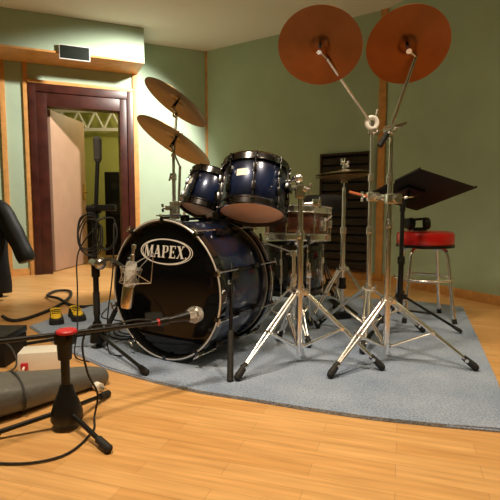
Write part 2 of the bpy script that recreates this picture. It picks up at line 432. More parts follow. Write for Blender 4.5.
# claws, tension rods, lugs
for k in range(10):
    a = 2*PI*(k+.5)/10
    c, s_ = math.cos(a), math.sin(a); Fk = Matrix((V((-s_, c, 0)), V((c, s_, 0)), V((0, 0, 1)))).transposed()
    for z0, sg_ in ((-.026, 1), (BL+.026, -1)):
        mb = MB(); q = V((c, s_, 0))
        mb.box(q*.341+V((0, 0, z0+sg_*.018)), (.026, .010, .042), Fk, .003); mb.box(q*.328+V((0, 0, z0-sg_*.004)), (.022, .026, .006), Fk, .002)
        cl = L(mb, 'claw', 'nickel', bass)
        mb = MB(); mb.cyl(q*.350+V((0, 0, z0-sg_*.006)), q*.350+V((0, 0, z0+sg_*.13)), .0032, seg=8)
        mb.cyl(q*.350+V((0, 0, z0-sg_*.018)), q*.350+V((0, 0, z0-sg_*.004)), .006, seg=10)
        mb.box(q*.350+V((0, 0, z0-sg_*.02)), (.036, .007, .007), Fk, .002); L(mb, 'tension_rod', 'chrome', cl)
    mb = MB()
    for z in (.135, BL-.135):
        mb.box(V((c, s_, 0))*.334+V((0, 0, z)), (.024, .032, .046), Fk, .006)
    mb.cyl(V((c, s_, 0))*.330+V((0, 0, .135)), V((c, s_, 0))*.330+V((0, 0, BL-.135)), .007, seg=10)
    L(mb, 'lug', 'nickel', bass)
# spurs
for sd in (-1, 1):
    p = BC+ex*sd*.300+ez*.10+V((0, 0, .085)); out = (ex*sd)
    q = V((-.083, 1.905, RUG)) if sd < 0 else p+out*.14-ez*.15; q = V((q.x, q.y, RUG))
    mb = MB(); d = (q-p).normalized()
    mb.cyl(p-d*.05, p+d*(q-p).length*.6, .0085); mb.box(p, (.05, .05, .06), FB, .008)
    sp_ = mb.build('spur', 'nickel', bass)
    mb = MB(); mb.cyl(p+d*(q-p).length*.55, q-d*.002, .0125, .014); mb.build('rubber_foot', 'rubber', sp_)
    mb = MB(); mb.wing(p+d*.045-V((.012, .02, 0)), (-.4, -.8, 0), (.3, 0, 1)); mb.build('wing_nut', 'chrome', sp_)
# tom holder on top of the shell
tp = BC+ez*.30-ex*.10+V((0, 0, .29))
mb = MB(); mb.box(tp+V((0, 0, .02)), (.09, .11, .03), FB, .008); mb.cyl(tp, tp+V((0, 0, .16)), .0155); mb.box(tp+V((0, 0, .155)), (.05, .05, .045), FB, .008)
mb.cyl(tp+V((0, 0, .155)), V((-.118, 2.585, .815)), .0095); mb.build('tom_holder', 'nickel', bass)

# ------------------------------------------------------------------ toms, snare, floor tom
def axis_frame(a):
    a = V(a).normalized(); x_ = (V((1, 0, 0))-a*a.x).normalized(); return Matrix((x_, a.cross(x_), a)).transposed()
def drum(name, label, loc, axis, r, h, shell, nlug, hw='nickel', bottom='orange_film', top='film', hoop_m='nickel', badge=None, tall=.04, group=None):
    F = axis_frame(axis); d = thing(name, label, 'drum', loc, F, group)
    L(MB().lathe([(r-.004, .006), (r, .012), (r, h-.012), (r-.004, h-.006), (r-.012, h-.006), (r-.012, .006)], 64, close=True), 'shell', shell, d)
    for z, s_ in ((0, 1), (h, -1)):
        mb = MB(); mb.lathe([(r+.001, z-s_*.013), (r+.006, z-s_*.016), (r+.010, z-s_*.013), (r+.006, z-s_*.009), (r+.006, z+s_*.016), (r+.011, z+s_*.020), (r+.011, z+s_*.024), (r+.003, z+s_*.024), (r+.002, z+s_*.0)], 64, close=True)
        L(mb, 'hoop', hoop_m, d)
    L(MB().lathe([(0, .002), (r-.004, .0005), (r+.0015, .004), (r+.0015, .009), (0, .005)], 64), 'bottom_head', bottom, d)
    L(MB().lathe([(0, h-.002), (r-.004, h-.0005), (r+.0015, h-.004), (r+.0015, h-.009), (0, h-.005)], 64), 'top_head', top, d)
    for k in range(nlug):
        a = 2*PI*(k+(0 if badge else .5))/nlug; q = V((math.cos(a), math.sin(a), 0)); Fk = Matrix((V((-q.y, q.x, 0)), q, V((0, 0, 1)))).transposed()
        mb = MB()
        for z in ((h*.3, h*.7) if h > .16 else (h*.5,)): mb.box(q*(r+.010)+V((0, 0, z)), (.018, .022, tall), Fk, .005)
        if h > .16: mb.box(q*(r+.004)+V((0, 0, h*.5)), (.010, .008, h*.4), Fk, .002)
        lg = L(mb, 'lug', hw, d)
        mb = MB(); mb.cyl(q*(r+.014)+V((0, 0, -.012)), q*(r+.014)+V((0, 0, h+.012)), .003, seg=8)
        for z in (-.012, h+.004): mb.cyl(q*(r+.014)+V((0, 0, z)), q*(r+.014)+V((0, 0, z+.009)), .0058, seg=8)
        for z in (.010, h-.018): mb.box(q*(r+.011)+V((0, 0, z)), (.016, .014, .009), Fk, .002)
        L(mb, 'tension_rod', hw, lg)
    if badge:
        az, z, w_, hh = badge; mb = MB(); n = 8; da = w_/r
        for i in range(n):
            a0, a1 = R(az)-da/2+da*i/n, R(az)-da/2+da*(i+1)/n; rr = r+.0012
            pts = [V((math.cos(t)*q, math.sin(t)*q, zz)) for q in (rr-.001, rr) for t, zz in ((a0, z-hh/2), (a1, z-hh/2), (a1, z+hh/2), (a0, z+hh/2))]
            v = mb.ring(pts); mb.face(v[4:8]); mb.face(v[0:4][::-1])
            for j in range(4): mb.face((v[j], v[(j+1) % 4], v[4+(j+1) % 4], v[4+j]))
        L(mb, 'badge', 'white', d, label='white rectangular badge')
    return d
big = drum('rack_tom', 'larger blue rack tom with white badge and amber underside, nearest the clamp arm', (.010, 2.30, .712), (.085, .36, .93), .157, .235, 'burst_big', 8, badge=(-112, .145, .058, .034), group='rack toms')
# the clamp plate on the tom and the small memory lock
mb = MB(); q = V((.95, -.3, 0)).normalized(); mb.box(q*.172+V((0, 0, .12)), (.03, .03, .075), frame_z(q) @ Matrix.Rotation(R(90), 3, 'Y'), .006); L(mb, 'mount_bracket', 'nickel', big)
small = drum('rack_tom', 'smaller blue rack tom beside the crossed cymbals, tilted to the drummer', (-.262, 2.63, .718), (.29, .32, .90), .128, .205, 'burst_small', 6, badge=(-150, .125, .052, .032), group='rack toms')
mb = MB(); q = V((.97, -.2, 0)).normalized(); mb.box(q*.140+V((0, 0, .10)), (.03, .03, .07), None, .006); L(mb, 'mount_bracket', 'nickel', small)
snare = drum('snare_drum', 'shallow dark snare drum with chrome hoops on its low stand', (.258, 2.60, .572), (.03, .05, 1), .174, .155, 'wine', 8, hw='chrome', hoop_m='chrome', bottom='film')
mb = MB(); mb.box(V((.12, -.145, .075)), (.035, .02, .07), Matrix.Rotation(R(-40), 3, 'Z').to_3x3(), .005); mb.cyl((.13, -.155, .09), (.16, -.175, .12), .005); L(mb, 'strainer', 'chrome', snare)
flt = drum('floor_tom', 'black floor tom on three legs behind the snare drum', (.272, 3.06, .20), (0, 0, 1), .195, .29, 'black', 8, hw='chrome', bottom='head', top='head')
for k in range(3):
    a = R(-90+120*k+25); q = V((math.cos(a), math.sin(a), 0))
    mb = MB(); mb.cyl(q*.222+V((0, 0, .20)), q*.222+V((0, 0, -.13)), .006); mb.cyl(q*.222+V((0, 0, -.13)), q*.245+V((0, 0, -.175)), .006); mb.box(q*.212+V((0, 0, .13)), (.03, .03, .05), None, .006)
    lg = L(mb, 'leg', 'chrome', flt)
    L(MB().cyl(q*.238+V((0, 0, -.16)), q*.249+V((0, 0, -.1858)), .011, .014), 'rubber_foot', 'rubber', lg)

# ------------------------------------------------------------------ chrome stands
def tripod(root, base, hub_z, col_z, r, angs, m='chrome', tube_r=.0070, double=True, hub_r=.021, foot_r=.017, rubber='rubber', t_brace=.5):
    base = V(base)
    for a in angs:
        d = V((math.cos(R(a)), math.sin(R(a)), 0)); sd = V((-d.y, d.x, 0)); w = .0095 if double else 0
        h0 = base+d*.026+V((0, 0, hub_z)); ft = base+d*r+V((0, 0, .018)); ax = (ft-h0).normalized()
        mb = MB()
        for s_ in ((-1, 1) if double else (0,)):
            mb.tube([h0+sd*s_*w, h0+(ft-h0)*.5+sd*s_*w*1.3, h0+(ft-h0)*.93+sd*s_*w*.55], tube_r, 14)
        if double:
            for t in (.02, t_brace, .9): mb.cyl(h0+(ft-h0)*t-sd*.019, h0+(ft-h0)*t+sd*.019, .0085, seg=10)
        lg = mb.build('leg', m, root)
        mid = h0+(ft-h0)*t_brace; b0 = base+d*.026+V((0, 0, col_z)); mb = MB()
        if double:
            for s_ in (-1, 1): mb.cyl(b0+sd*s_*.0055, mid+sd*s_*.0055, .0068, seg=12)
        else: mb.cyl(b0, mid, tube_r*.8)
        mb.build('brace', m, lg)
        mb = MB(); tip = ft+ax*.0
        mb.cyl(h0+(ft-h0)*.86, ft-ax*.004, foot_r*.75, foot_r, 12)
        mb.sphere(ft-V((0, 0, .002)), foot_r*.96, seg=12)
        mb.build('rubber_foot', rubber, lg)
    mb = MB(); mb.cyl(base+V((0, 0, hub_z-.022)), base+V((0, 0, hub_z+.024)), hub_r); mb.cyl(base+V((0, 0, hub_z+.02)), base+V((0, 0, hub_z+.034)), hub_r*.85)
    for a in angs:
        d = V((math.cos(R(a)), math.sin(R(a)), 0)); mb.box(base+d*.024+V((0, 0, hub_z)), (.026, .02, .03), Matrix.Rotation(R(a), 3, 'Z'), .004)
    hb = mb.build('hub', m, root)
    d = V((math.cos(R(angs[0]+60)), math.sin(R(angs[0]+60)), 0))
    MB().wing(base+d*.034+V((0, 0, hub_z+.01)), d, (0, 0, 1)).build('wing_nut', m, hb)
    mb = MB(); mb.cyl(base+V((0, 0, col_z-.014)), base+V((0, 0, col_z+.014)), hub_r*.85)
    for a in angs:
        d = V((math.cos(R(a)), math.sin(R(a)), 0)); mb.box(base+d*.02+V((0, 0, col_z)), (.024, .016, .02), Matrix.Rotation(R(a), 3, 'Z'), .003)
    mb.build('collar', m, root)
def pole(root, base, segs, m='chrome', facing=(-.35, -1, 0)):
    base = V(base); f = V(facing).normalized()
    for i, (z0, z1, r) in enumerate(segs):
        MB().cyl(base+V((0, 0, z0)), base+V((0, 0, z1)), r, seg=18).build('pole', m, root)
        if i < len(segs)-1:
            c = base+V((0, 0, z1)); mb = MB(); mb.cyl(c-V((0, 0, .026)), c+V((0, 0, .012)), r+.0055, seg=18); mb.cyl(c+V((0, 0, .012)), c+V((0, 0, .018)), r+.003, seg=18)
            mb.box(c+f*(r+.008)-V((0, 0, .008)), (.022, .022, .026), frame_z(f), .004)
            cl = mb.build('height_clamp', m, root)
            MB().wing(c+f*(r+.026)-V((0, 0, .008)), f, (.25, 0, 1), .024).build('wing_nut', m, cl)

# A: stand between snare and bass drum, carrying the larger tom on an arm
A = V((.232, 2.16, RUG))
sa = thing('tom_stand', 'chrome double-braced stand nearest the bass drum, holding the larger tom by an arm', 'stand', A)
tripod(sa, A, .335, .078, .375, (-139, -19, 101)); pole(sa, A, [(.03, .60, .0142), (.60, .80, .0118)])
mb = MB(); c = A+V((-.004, 0, .795)); mb.box(c, (.042, .05, .062), None, .01); mb.cyl(c+V((0, 0, .02)), c+V((-.005, 0, .075)), .016); mb.sphere(c+V((-.006, 0, .06)), .024, seg=14)
mb.cyl(c+V((.03, -.03, .01)), c+V((-.03, .03, .02)), .012); ja = mb.build('ratchet', 'chrome', sa)
MB().wing(c+V((.035, -.035, .01)), (.7, -.7, 0), (.1, 0, 1), .026).build('wing_nut', 'chrome', ja); MB().wing(c+V((-.02, -.04, .05)), (0, -1, .2), (1, 0, .4), .024).build('wing_nut', 'chrome', ja)
mb = MB(); mb.tube([c+V((-.006, 0, .045)), c+V((-.022, .04, .068)), c+V((-.028, .105, .058)), c+V((-.048, .135, .035))], .0075, sub=5)
mb.build('tom_arm', 'chrome', sa)
mb = MB(); c2 = A+V((.075, .01, .745)); mb.cyl(A+V((0, 0, .735)), c2, .0085); mb.box(c2, (.04, .03, .035), None, .007); mb.wing(c2+V((.01, -.02, 0)), (0.2, -1, 0), (0, 0, 1), .024); mb.build('side_clamp', 'chrome', sa)

# B: tall boom stand on the right
B = V((.646, 2.18, RUG))
sb = thing('cymbal_stand', 'tall chrome boom stand in front of the red stool and music stand', 'stand', B, group='boom cymbal stands')
tripod(sb, B, .29, .07, .385, (-142, -22.5, 98)); pole(sb, B, [(.03, .65, .0142), (.65, .86, .0125), (.86, 1.06, .0105)])
pv = B+V((-.008, 0, 1.075))
mb = MB(); mb.cyl(pv-V((0, 0, .035)), pv+V((0, 0, .0)), .014); mb.cyl(pv+V((-.012, .02, .0)), pv+V((.012, -.02, .0)), .021); mb.box(pv+V((.03, -.01, .018)), (.085, .014, .016), Matrix.Rotation(R(-18), 3, 'Y'), .004)
mb.cyl(pv+V((-.03, -.02, -.05)), pv+V((0, -.012, -.005)), .010); tb = mb.build('boom_tilter', 'chrome', sb)
MB().wing(pv+V((.017, -.032, .0)), (.5, -.85, 0), (.8, .3, .4), .03).build('wing_nut', 'chrome', tb)
MB().cyl(pv+V((-.055, -.028, -.075)), pv+V((-.018, -.018, -.02)), .0135).build('grip', 'rubber', tb)
CB = V((.668, 2.06, 1.418))
be = V((.712, 2.085, 1.385))
mb = MB(); mb.cyl(pv-(be-pv)*.06, be, .0082); mb.cyl(pv+(be-pv)*.45, be, .0055); mb.build('boom_arm', 'chrome', sb)

# C: second tall boom stand, further back
Cc = V((.664, 2.60, RUG))
sc_ = thing('cymbal_stand', 'tall chrome boom stand with a white ring at its elbow, beside the slatted panel', 'stand', Cc, group='boom cymbal stands')
tripod(sc_, Cc, .27, .07, .345, (-108, 12, 132)); pole(sc_, Cc, [(.03, .60, .0142), (.60, .89, .0118), (.89, 1.14, .0095)])
pc = Cc+V((-.006, 0, 1.165))
mb = MB(); mb.cyl(pc-V((0, 0, .045)), pc-V((0, 0, .01)), .016); Fo = frame_z(V((.1, -1, 0))); mb.cyl(pc+V((0, .016, .012)), pc+V((0, -.026, .012)), .012)
mb.box(pc+V((.02, -.01, -.03)), (.05, .02, .025), Matrix.Rotation(R(35), 3, 'Y'), .005); tc_ = mb.build('boom_tilter', 'chrome', sc_)
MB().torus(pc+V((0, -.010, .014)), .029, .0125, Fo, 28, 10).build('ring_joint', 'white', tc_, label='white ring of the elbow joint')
mb = MB(); mb.cyl(pc+V((.018, -.005, .03)), pc+V((.03, -.005, .085)), .006); mb.build('lever', 'chrome', tc_); MB().wing(pc+V((.03, -.022, -.035)), (.2, -1, 0), (1, 0, .4), .024).build('wing_nut', 'chrome', tc_)
CC = V((.330, 2.30, 1.492)); bc = V((.372, 2.34, 1.452))
mb = MB(); mb.cyl(pc+V((0, 0, .012))-(bc-pc)*.05, bc, .0085); mb.cyl(pc+(bc-pc)*.5, bc, .0056); mb.build('boom_arm', 'chrome', sc_)

# cymbals
def cymbal_bm(r, bell=.24, bow=.12):
    rb = r*bell; hb = r*.085; prof = []
    for i in range(7): t = i/6; prof.append((max(.005, rb*t), hb*math.sqrt(max(0, 1-(t*.92)**2))+r*bow*.62))
    z0 = prof[-1][1]
    for i in range(1, 13): t = i/12; prof.append((rb+(r-rb)*t, z0*(1-t**1.35)))
    low = [(a, b-.0022) for a, b in prof[::-1]]
    return MB().lathe(prof+low, 72, close=True)
def cymbal(label, loc, nrm, r, m, group, name='cymbal', **k):
    F = frame_z(V(nrm)); c = cymbal_bm(r, **k).build(name, m, angle=50)
    c.location = loc; c.rotation_euler = F.to_euler(); tag(c, label, 'cymbal', group); return c, V(nrm).normalized()
def seat_hw(root, par_pt, loc, n, r, m='chrome', bow=.12):
    """felts, rod and wing nut of a stand, through the cymbal's hole"""
    z = r*bow*.62+r*.085; n = V(n).normalized(); p = V(loc)
    mb = MB(); mb.cyl(V(par_pt), p-n*.035, .006); mb.cyl(p-n*.04, p+n*(z+.035), .0042, seg=10); mb.cyl(p-n*.045, p-n*.022, .012, .010)
    rd = mb.build('tilter_rod', m, root)
    mb = MB(); mb.cyl(p-n*.022, p+n*(z-.003), .0105, .0048, seg=14); mb.cyl(p+n*(z+.001), p+n*(z+.012), .014, seg=14); mb.build('felt', 'felt', rd)
    s_ = n.cross(V((0, 1, 0))).normalized(); MB().wing(p+n*(z+.02), n, s_, .022).build('wing_nut', m, rd)

nB = V((.10, .72, .70)); nC = V((.16, .66, .73))
cymbal('reddish bronze cymbal on the boom rising over the red stool', CB, nB, .172, 'copper', 'cymbals on the boom arms'); seat_hw(sb, be, CB, nB, .172)
cymbal('reddish bronze cymbal on the boom leaning back over the snare drum', CC, nC, .198, 'copper', 'cymbals on the boom arms'); seat_hw(sc_, bc, CC, nC, .198)

# left cymbal stand behind the bass drum
S = V((-.482, 3.0, RUG))
sl = thing('cymbal_stand', 'straight chrome stand behind the bass drum carrying two stacked cymbals', 'stand', S)
tripod(sl, S, .30, .08, .30, (-100, 20, 140)); pole(sl, S, [(.03, .66, .0142), (.66, .92, .0118), (.92, 1.06, .0095)])
c = S+V((0, 0, .70)); mb = MB()
for dz, dx in ((-.03, .02), (.02, -.025), (.05, .03)): mb.box(c+V((dx, -.03, dz)), (.05, .04, .03), None, .006)
mb.cyl(c+V((.03, -.03, -.05)), c+V((.045, -.03, .28)), .0085); mb.box(c+V((0, -.03, .01)), (.045, .035, .10), None, .006)
mcl = mb.build('multi_clamp', 'chrome', sl)
for dx, dz, sg_ in ((-.058, .02, -1), (.062, -.03, 1), (.064, .05, 1)): MB().wing(c+V((dx, -.035, dz)), (sg_, -.3, 0), (0, -.3, 1), .026).build('wing_nut', 'chrome', mcl)
n1, n2 = V((.535, .20, .82)), V((.50, .22, .84))
P1, P2 = V((-.461, 3.0, 1.385)), V((-.477, 2.99, 1.146))
cymbal('bronze cymbal over the rack toms, the upper one of a tilted pair', P1, n1, .228, 'bronze', 'tilted cymbals over the rack toms')
cymbal('bronze cymbal over the rack toms, the lower one of a tilted pair', P2, n2, .262, 'bronze', 'tilted cymbals over the rack toms')
seat_hw(sl, S+V((.045, -.03, .975)), P2, n2, .262); seat_hw(sl, V((-.462, 3.03, 1.33)), P1, n1, .228)
mb = MB(); mb.cyl(S+V((0, 0, 1.04)), V((-.462, 3.03, 1.33)), .0078); mb.sphere((-.472, 3.02, 1.315), .017, seg=12); mb.sphere(S+V((0, 0, 1.05)), .016, seg=12); mb.build('extension_rod', 'chrome', sl)

# D: hi-hat stand with a pair of hi-hat cymbals
D = V((.600, 3.02, RUG))
sd_ = thing('hi_hat_stand', 'chrome hi-hat stand with black pedal in front of the slatted panel', 'stand', D)
tripod(sd_, D, .33, .12, .26, (-150, -30, 90), tube_r=.0066); pole(sd_, D, [(.05, .58, .0135), (.58, .85, .0112)])
MB().cyl(D+V((0, 0, .84)), D+V((0, 0, 1.035)), .0042, seg=10).build('pull_rod', 'chrome', sd_)
mb = MB(); mb.cyl(D+V((0, 0, .22)), D+V((0, 0, .27)), .022); mb.cyl(D+V((0, 0, .20)), D+V((0, 0, .22)), .026); mb.build('memory_lock', 'cast', sd_)
mb = MB(); Fp = Matrix.Rotation(R(20), 3, 'Z') @ Matrix.Rotation(R(12), 3, 'X'); mb.box(D+V((.03, .13, .05)), (.085, .26, .012), Fp, .004); mb.box(D+V((0, 0, .02)), (.11, .06, .036), Matrix.Rotation(R(20), 3, 'Z'), .005)
mb.build('pedal', 'cast', sd_)
nh = V((-.06, .0, 1)); HP = D+V((0, 0, .935))
cymbal('dark bronze hi-hat cymbal in front of the slatted panel, the lower of its pair', HP-V((0, 0, .014)), -nh, .184, 'bronze', 'hi-hat cymbals', 'hi_hat_cymbal', bow=.10)
cymbal('dark bronze hi-hat cymbal in front of the slatted panel, the upper of its pair', HP+V((0, 0, .004)), nh, .184, 'bronze', 'hi-hat cymbals', 'hi_hat_cymbal', bow=.10)
mb = MB(); mb.cyl(HP+V((0, 0, .032)), HP+V((0, 0, .048)), .013); mb.cyl(HP+V((0, 0, .048)), HP+V((0, 0, .066)), .009); ck = mb.build('clutch', 'chrome', sd_)
MB().wing(HP+V((.012, -.006, .06)), (1, -.4, 0), (0, 0, 1), .02).build('wing_nut', 'chrome', ck); MB().wing(HP+V((-.012, -.006, .075)), (-1, -.4, 0), (0, 0, 1), .02).build('wing_nut', 'chrome', ck)
MB().cyl(HP+V((0, 0, -.056)), HP+V((0, 0, -.034)), .022, .016).build('cymbal_seat', 'chrome', sd_)

# clamp bar joining the two tall stands, with a rod pointing at the hi-hat
cb, cf = Cc+V((0, 0, .782)), B+V((.004, 0, .764))
cl = thing('clamp_bar', 'chrome clamp bar joining the two tall boom stands', 'clamp', (cb+cf)/2)
d = (cf-cb).normalized(); u = V((d.y, -d.x, 0)).normalized(); Fc = Matrix((d, u, d.cross(u))).transposed()
mb = MB(); mb.cyl(cb-d*.03-u*.02, cf+d*.05-u*.02, .017)
mb.box(cb-u*.01, (.06, .066, .050), Fc, .009); mb.box(cf-u*.01, (.06, .070, .046), Fc, .009); mb.build('bar', 'chrome', cl)
for c_, ax_, sd_w in ((cf+V((-.050, -.03, 0)), (-1, -.4, 0), (.4, -1, .2)), (cf+V((.057, -.03, .005)), (1, -.4, .2), (.4, -1, 0)), (cb+V((-.050, -.035, 0)), (-1, -.6, 0), (0, 0, 1))):
    MB().wing(c_, ax_, sd_w, .027).build('wing_nut', 'chrome', cl)
mb = MB(); mb.cyl(cb+V((-.02, -.015, .0)), cb+V((-.085, .14, .03)), .0085); mb.build('rod', 'orange_grip', cl, label='orange-red rod')
mb = MB(); mb.box(cb*.45+cf*.55-u*.02, (.06, .03, .03), Fc, .006); mb.build('joint', 'chrome', cl)

# snare stand
Sn = V((.245, 2.60, RUG))
ss = thing('snare_stand', 'low chrome stand with three arms under the snare drum', 'stand', Sn)
tripod(ss, Sn, .27, .09, .23, (-75, 45, 165), tube_r=.005); pole(ss, Sn, [(.05, .34, .012), (.34, .47, .0095)])
for a in (-75, 45, 165):
    d = V((math.cos(R(a)), math.sin(R(a)), 0)); mb = MB(); mb.tube([Sn+V((0, 0, .47)), Sn+d*.10+V((0, 0, .505)), Sn+d*.178+V((.004, 0, .528)), Sn+d*.197+V((.006, 0, .542)), Sn+d*.199+V((.006, 0, .572))], .005, sub=3)
    ar = mb.build('basket_arm', 'chrome', ss)
    MB().cyl(Sn+d*.192+V((.006, 0, .532)), Sn+d*.201+V((.006, 0, .577)), .008).build('rubber_grip', 'rubber', ar)
mb = MB(); mb.cyl(Sn+V((0, 0, .455)), Sn+V((0, 0, .485)), .021); mb.wing(Sn+V((-.02, -.03, .47)), (-.4, -1, 0), (1, 0, 0), .022); mb.build('basket_tilter', 'chrome', ss)

# drum throne
TH = V((.545, 3.52, RUG))
th = thing('drum_throne', "drummer's throne with a thick round black seat behind the hi-hat stand", 'stool', TH)
L2 = MB().lathe([(0, .675), (.13, .675), (.165, .688), (.175, .715), (.174, .775), (.160, .803), (.09, .815), (0, .816)], 40, Matrix.Translation(TH)); L2.build('seat', 'seat_black', th)
tripod(th, TH, .30, .10, .24, (-60, 60, 180), m='cast', tube_r=.0055); pole(th, TH, [(.06, .45, .014), (.45, .678, .012)], m='cast')

# ------------------------------------------------------------------ red bar stool with headphones, music stand
BS = V((1.135, 3.04, RUG))
st = thing('bar_stool', 'low bar stool with a round red vinyl seat and chrome legs by the right wall', 'stool', BS)
mb = MB(); mb.lathe([(0, .478), (.150, .478), (.172, .486), (.178, .50), (.178, .545), (.172, .562), (.15, .570), (.08, .574), (0, .575)], 56, Matrix.Translation(BS)); mb.build('seat', 'red_vinyl', st)
mb = MB(); mb.lathe([(.171, .470), (.1795, .470), (.1795, .488), (.171, .488)], 56, Matrix.Translation(BS), close=True); mb.lathe([(0, .46), (.09, .46), (.09, .4785), (0, .4785)], 28, Matrix.Translation(BS)); mb.build('seat_rim', 'cast', st)
for a in (-50, 40, 130, 220):
    d = V((math.cos(R(a)), math.sin(R(a)), 0)); mb = MB()
    mb.tube([BS+d*.05+V((0, 0, .462)), BS+d*.12+V((0, 0, .460)), BS+d*.152+V((0, 0, .435)), BS+d*.165+V((0, 0, .37)), BS+d*.19+V((0, 0, .18)), BS+d*.216+V((0, 0, .012))], .0115, sub=4, seg=12)
    lg = mb.build('leg', 'chrome', st)
    MB().cyl(BS+d*.213+V((0, 0, .03)), BS+d*.2185, .0145, .0155).build('foot_cap', 'rubber', lg)
MB().torus(BS+V((0, 0, .268)), .180, .0085, None, 56, 10).build('foot_ring', 'chrome', st)
hp0 = BS+V((-.065, -.03, .575))
hpn = thing('headphones', 'black headphones lying on the red stool seat', 'headphones', hp0)
for s_ in (-1, 1):
    c = hp0+V((s_*.052, -.01, .044)); mb = MB(); ax = V((s_*1, -.35, .1)).normalized()
    mb.cyl(c-ax*.004, c+ax*.022, .040, .034, 24); mb.cyl(c+ax*.022, c+ax*.028, .026, .022, 20); e1 = mb.build('ear_cup', 'plastic', hpn)
    mb = MB(); mb.torus(c-ax*.008, .029, .0125, frame_z(ax), 26, 8); mb.build('ear_cushion', 'leather', e1)
mb = MB(); mb.tube([hp0+V((-.076, -.01, .05)), hp0+V((-.085, .05, .075)), hp0+V((-.05, .115, .07)), hp0+V((0, .135, .066)), hp0+V((.05, .115, .07)), hp0+V((.085, .05, .075)), hp0+V((.076, -.01, .05))], .0085, sub=5); mb.build('headband', 'plastic', hpn)
MB().box(hp0+V((.0, -.045, .012)), (.085, .03, .022), None, .006).build('plug_box', 'plastic', hpn)

MSB = V((.885, 2.735, RUG))
ms = thing('music_stand', 'black music stand with a large tilted flat desk above the red stool', 'stand', MSB)
q = [V(p) for p in ((.92, 2.558, .938), (1.274, 2.648, .851), (1.098, 3.119, .714), (.733, 2.991, .816))]
ctr = sum(q, V())/4; xa = ((q[1]-q[0])+(q[2]-q[3])).normalized(); ya = ((q[3]-q[0])+(q[2]-q[1])); ya = (ya-xa*ya.dot(xa)).normalized(); za = xa.cross(ya)
Fd = Matrix((xa, ya, za)).transposed(); up = za if za.z > 0 else -za
mb = MB(); mb.box(ctr, (.385, .505, .004), Fd, .0015)
for s_ in (-1, 1): mb.box(ctr+xa*s_*.1925+up*.005, (.004, .505, .012), Fd, .001)
dk = mb.build('desk', 'matte', ms)
mb = MB(); mb.box(ctr+ya*.2525+up*.024, (.385, .004, .05), Fd, .001); mb.build('lip', 'matte', dk)
top = MSB+V((0, 0, .70))
mb = MB(); mb.cyl(top, top+V((0, 0, .04)), .016); mb.cyl(top+V((0, 0, .03)), ctr-up*.008-xa*.06, .011); mb.box(ctr-up*.010-xa*.05, (.12, .10, .016), Fd, .004); mb.build('desk_bracket', 'cast', ms)
pole(ms, MSB, [(.10, .42, .016), (.42, .705, .0125)], m='cast'); tripod(ms, MSB, .20, .12, .335, (-16, 104, 224), m='cast', double=False, tube_r=.0075, hub_r=.018, foot_r=.012)

# ------------------------------------------------------------------ microphones and stands on the left
def round_legs(root, base, hub_z, r, angs, m='cast', tr=.0085):
    base = V(base)
    for a in angs:
        d = V((math.cos(R(a)), math.sin(R(a)), 0)); p0 = base+d*.03+V((0, 0, hub_z)); p1 = base+d*r+V((0, 0, .014))
        lg = MB().cyl(p0, p1, tr).build('leg', m, root)
        x_ = (p1-p0).normalized(); mb = MB(); mb.cyl(p1-x_*.055, p1+x_*.004, tr+.004, tr+.0055); mb.sphere(p1, .0138, seg=12); mb.build('rubber_foot', 'rubber', lg)
K = V((-.79, 2.385, RUG*0+.0145))
k1 = thing('microphone_stand', 'tall black microphone stand with coiled cable in front of the open doorway', 'stand', K)
round_legs(k1, K, .075, .53, (-50, 70, 190))
mb = MB(); mb.cyl(K+V((0, 0, .03)), K+V((0, 0, .10)), .04, .032); mb.cyl(K+V((0, 0, .10)), K+V((0, 0, .14)), .032, .018); mb.build('hub', 'cast', k1)
mb = MB(); mb.cyl(K+V((0, 0, .03)), K+V((0, 0, .46)), .0145); mb.build('pole', 'cast', k1)
MB().cyl(K+V((0, 0, .40)), K+V((0, 0, .74)), .0105).build('pole', 'cast', k1)
mb = MB(); mb.cyl(K+V((0, 0, .37)), K+V((0, 0, .45)), .021); mb.build('height_clamp', 'cast', k1); MB().cyl(K+V((0, 0, .17)), K+V((0, 0, .29)), .017).build('grip', 'rubber', k1)
mb = MB(); mb.cyl(K+V((-.03, 0, .715)), K+V((.035, -.01, .715)), .021); mb.box(K+V((0, 0, .69)), (.045, .05, .05), None, .008); mb.box(K+V((.065, -.015, .722)), (.10, .04, .030), None, .006); mb.build('boom_clamp', 'cast', k1)
bt = K+V((.012, .05, 1.07)); mb = MB(); mb.cyl(K+V((.006, -.01, .60)), bt-V((0, 0, .09)), .0105); mb.build('boom_arm', 'cast', k1)
mb = MB(); mb.cyl(bt-V((.0, 0, .10)), bt, .0195, .021, 20); mb.cyl(bt, bt+V((0, 0, .012)), .021, .014, 20); mb.cyl(bt-V((0, 0, .118)), bt-V((0, 0, .10)), .013, .0195, 20); mb.build('counterweight', 'foam', k1)
# side arm carrying the large microphone
j = K+V((.0, -.02, .445)); mq = V((-.490, 1.90, .455))
mb = MB(); mb.cyl(j+V((-.02, .03, 0)), j+V((.03, -.03, 0)), .018); mb.sphere(j+V((.045, -.04, .0)), .031, seg=16); mb.build('swivel_joint', 'steel', k1, label='silver swivel joint')
mb = MB(); mb.tube([j+V((.03, -.02, .0)), V((-.64, 2.14, .50)), V((-.53, 1.96, .49))], .0068, sub=5); mb.build('side_arm', 'cast', k1)
lm = thing('microphone', 'large silver condenser microphone in a wire cradle before the bass drum head', 'microphone', mq)
mt_ = V((-.470, 1.90, .588)); mbot = V((-.508, 1.90, .328)); ax = (mt_-mbot).normalized(); Fm = Matrix.Translation(mbot) @ frame_z(ax).to_4x4()
MB().lathe([(0, .0), (.020, .0), (.0235, .004), (.0245, .02), (.0245, .085), (.0225, .092), (0, .092)], 28, Fm).build('body', 'champagne', lm)
